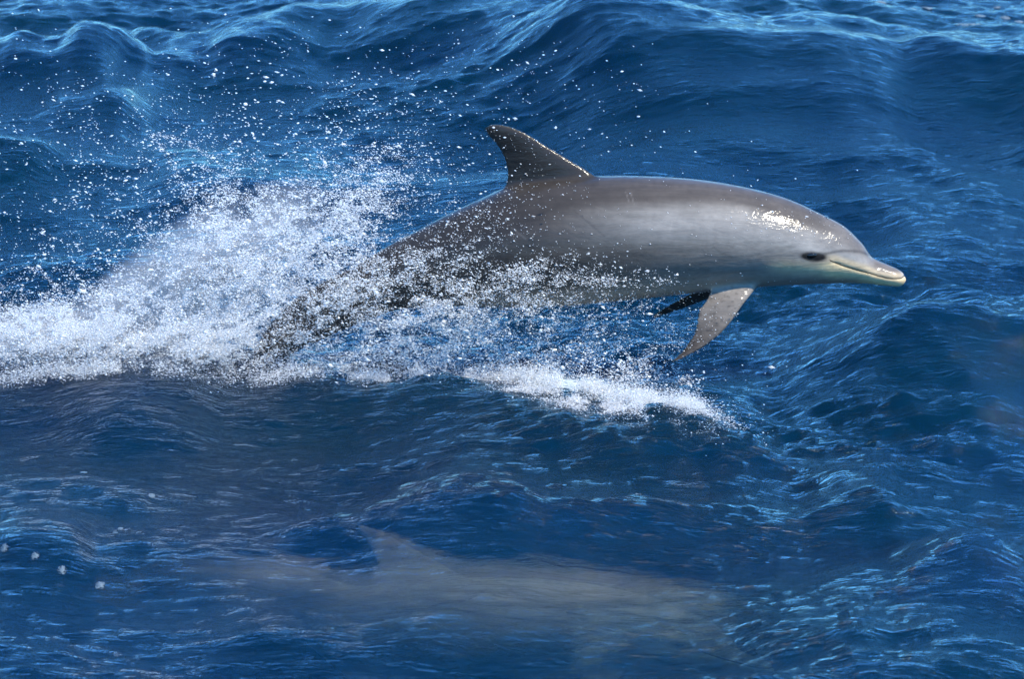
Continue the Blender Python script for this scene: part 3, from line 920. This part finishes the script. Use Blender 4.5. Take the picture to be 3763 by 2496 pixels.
# foam strip riding on the crest beneath the dolphin
def foam_points(strips, total, rng):
    out_ = []
    w = np.array([s[4] for s in strips]) * np.array([s[2] for s in strips]); w /= w.sum()
    for s, ww in zip(strips, w):
        m = int(total * ww)
        px = s[0] + rng.normal(size=m) * s[2] * .7; py = s[1] + rng.normal(size=m) * s[3] * .7 + (px - s[0]) * s[5]
        P = on_z(px * Q, py * Q, 0.08)
        g = fbm(P[:, 0] * 16, P[:, 1] * 11, 4, 33)
        P = P[g > 0.54 - 0.2 * rng.random(m) ** 2]
        P[:, 2] = sea_height(P[:, 0], P[:, 1], False) + np.abs(rng.normal(size=len(P))) * s[6]
        out_.append(P)
    return np.concatenate(out_)


STRIPS = [(1300, 880, 190, 26, .9, .14, .03), (1500, 925, 120, 34, 1.0, .2, .03), (1400, 945, 130, 20, .25, .2, .006), (1080, 850, 170, 22, .5, .1, .03), (1560, 960, 70, 26, .5, .1, .01), (760, 850, 140, 20, .5, 0, .03),
          (1330, 880, 150, 18, 1.4, .12, .018), (1480, 915, 110, 20, 1.6, .18, .02), (1560, 940, 70, 16, 1.2, .2, .018), (1150, 860, 140, 12, .6, .1, .015), (1380, 930, 120, 16, .6, .15, .008), (900, 862, 150, 10, .6, 0, .015), (1250, 905, 110, 14, .45, .15, .008),
          (180, 870, 170, 8, .9, .03, .02), (680, 872, 110, 8, .5, 0, .02)]
fp = foam_points(STRIPS, 110000, rg)
fr_ = 0.0010 * np.exp(rg.normal(0, 0.4, len(fp)))
fp2 = foam_points(STRIPS, 5000, rg); fr2 = 0.0018 * np.exp(rg.normal(0, .35, len(fp2)))
Vv, Ff = join_geo([drops_geo(fp, fr_, (TET_V, TET_F), np.full(len(fp), 2.2), rg), drops_geo(fp2, fr2, (OCT_V, OCT_F), np.full(len(fp2), 1.3), rg)])
foam_o = link("foam", mesh_from("foam", Vv, Ff, 3, m_drop))
tag(foam_o, "strip of white foam churning on the wave crest below the dolphin", "foam", None, "stuff")

# small rafts of bubbles floating on the water
m_foam, n, l = new_mat("bubble_foam")
out = n.new("ShaderNodeOutputMaterial"); pr = n.new("ShaderNodeBsdfPrincipled")
pr.inputs["Base Color"].default_value = (0.10, 0.145, 0.18, 1); pr.inputs["Roughness"].default_value = 0.4
l.new(pr.outputs[0], out.inputs[0])


def fleck(u, v, w, d, label, group):
    z = 0.0
    for _k in range(25):
        p = on_z(np.array(u), np.array(v), z)
        z = 0.5 * z + 0.5 * float(sea_height(p[0:1], p[1:2])[0])
    pts, rr = [], []
    for _ in range(60):
        a = rg.random() * 6.283; q_ = math.sqrt(rg.random())
        pts.append((math.cos(a) * q_ * w, math.sin(a) * q_ * d, 0)); rr.append((0.25 + 0.2 * rg.random()) * min(w, d) * (1.25 - q_))
    pts = np.array(pts)
    h0 = sea_height(p[0] + pts[:, 0], p[1] + pts[:, 1]) - float(sea_height(p[0:1], p[1:2])[0])
    pts[:, 2] = h0
    V1, F1 = drops_geo(pts, np.array(rr), (ICO_V, ICO_F), np.full(60, 1.3), rg)
    V1[:, 2] = np.repeat(h0, len(ICO_V)) + (V1[:, 2] - np.repeat(h0, len(ICO_V))) * 0.3
    o = link("foam_fleck", mesh_from("foam_fleck", V1, F1, 3, m_foam))
    o.location = p
    tag(o, label, "foam fleck", group)


LOWER = [(75, 1100, 1, "white foam fleck at the far left, highest of those by the submerged tail"),
         (30, 1300, 1.1, "white foam fleck cut by the left edge beside the submerged tail"),
         (235, 1352, 1.1, "white foam fleck between the left edge fleck and the big lower one"),
         (415, 1448, 1.2, "second lowest white foam fleck over the submerged tail"),
         (670, 1550, 1.3, "lowest and largest white foam fleck over the submerged dolphin's tail stock"),
         (1015, 950, 1, "pale foam fleck alone on the smooth water above the submerged dolphin"),
         (805, 1170, .8, "upper fleck of the close pair of foam flecks left of the submerged fin"),
         (770, 1196, .7, "lower fleck of the close pair of foam flecks left of the submerged fin"),
         (560, 795, 1, "long thin foam fleck highest above the submerged dolphin")]
for cx_, cy_, w_, lb in LOWER:
    fleck(cx_ / 1.8185, 1300 + cy_ / 1.8185, .011 * w_, .018 * w_, lb, "foam flecks drifting above the submerged dolphin")
fleck(2000 + 2090 / 1.341, 120 / 1.341, .07, .03, "long pale streak of foam on the far swell at the upper right", "foam flecks on the far swell")
for cx_, cy_, w_ in [(1660, 10, 1.1), (1810, 45, 1), (1890, 38, 1.2), (1380, 135, 1.1), (1590, 115, 1), (2150, 75, 1), (2270, 85, 1), (2340, 105, .9), (1280, 95, .8), (1530, 125, .8), (2230, 35, .8)]:
    fleck(2000 + cx_ / 1.341, cy_ / 1.341, .026 * w_, .025, "small pale fleck of foam floating on the far swell behind the leaping dolphin", "foam flecks on the far swell")

print("tris water", len(faces) * 2, "dolphin", len(dolphin.data.polygons) * 2, len(under.data.polygons) * 2, "spray", len(spray.data.polygons), "foam", len(foam_o.data.polygons))
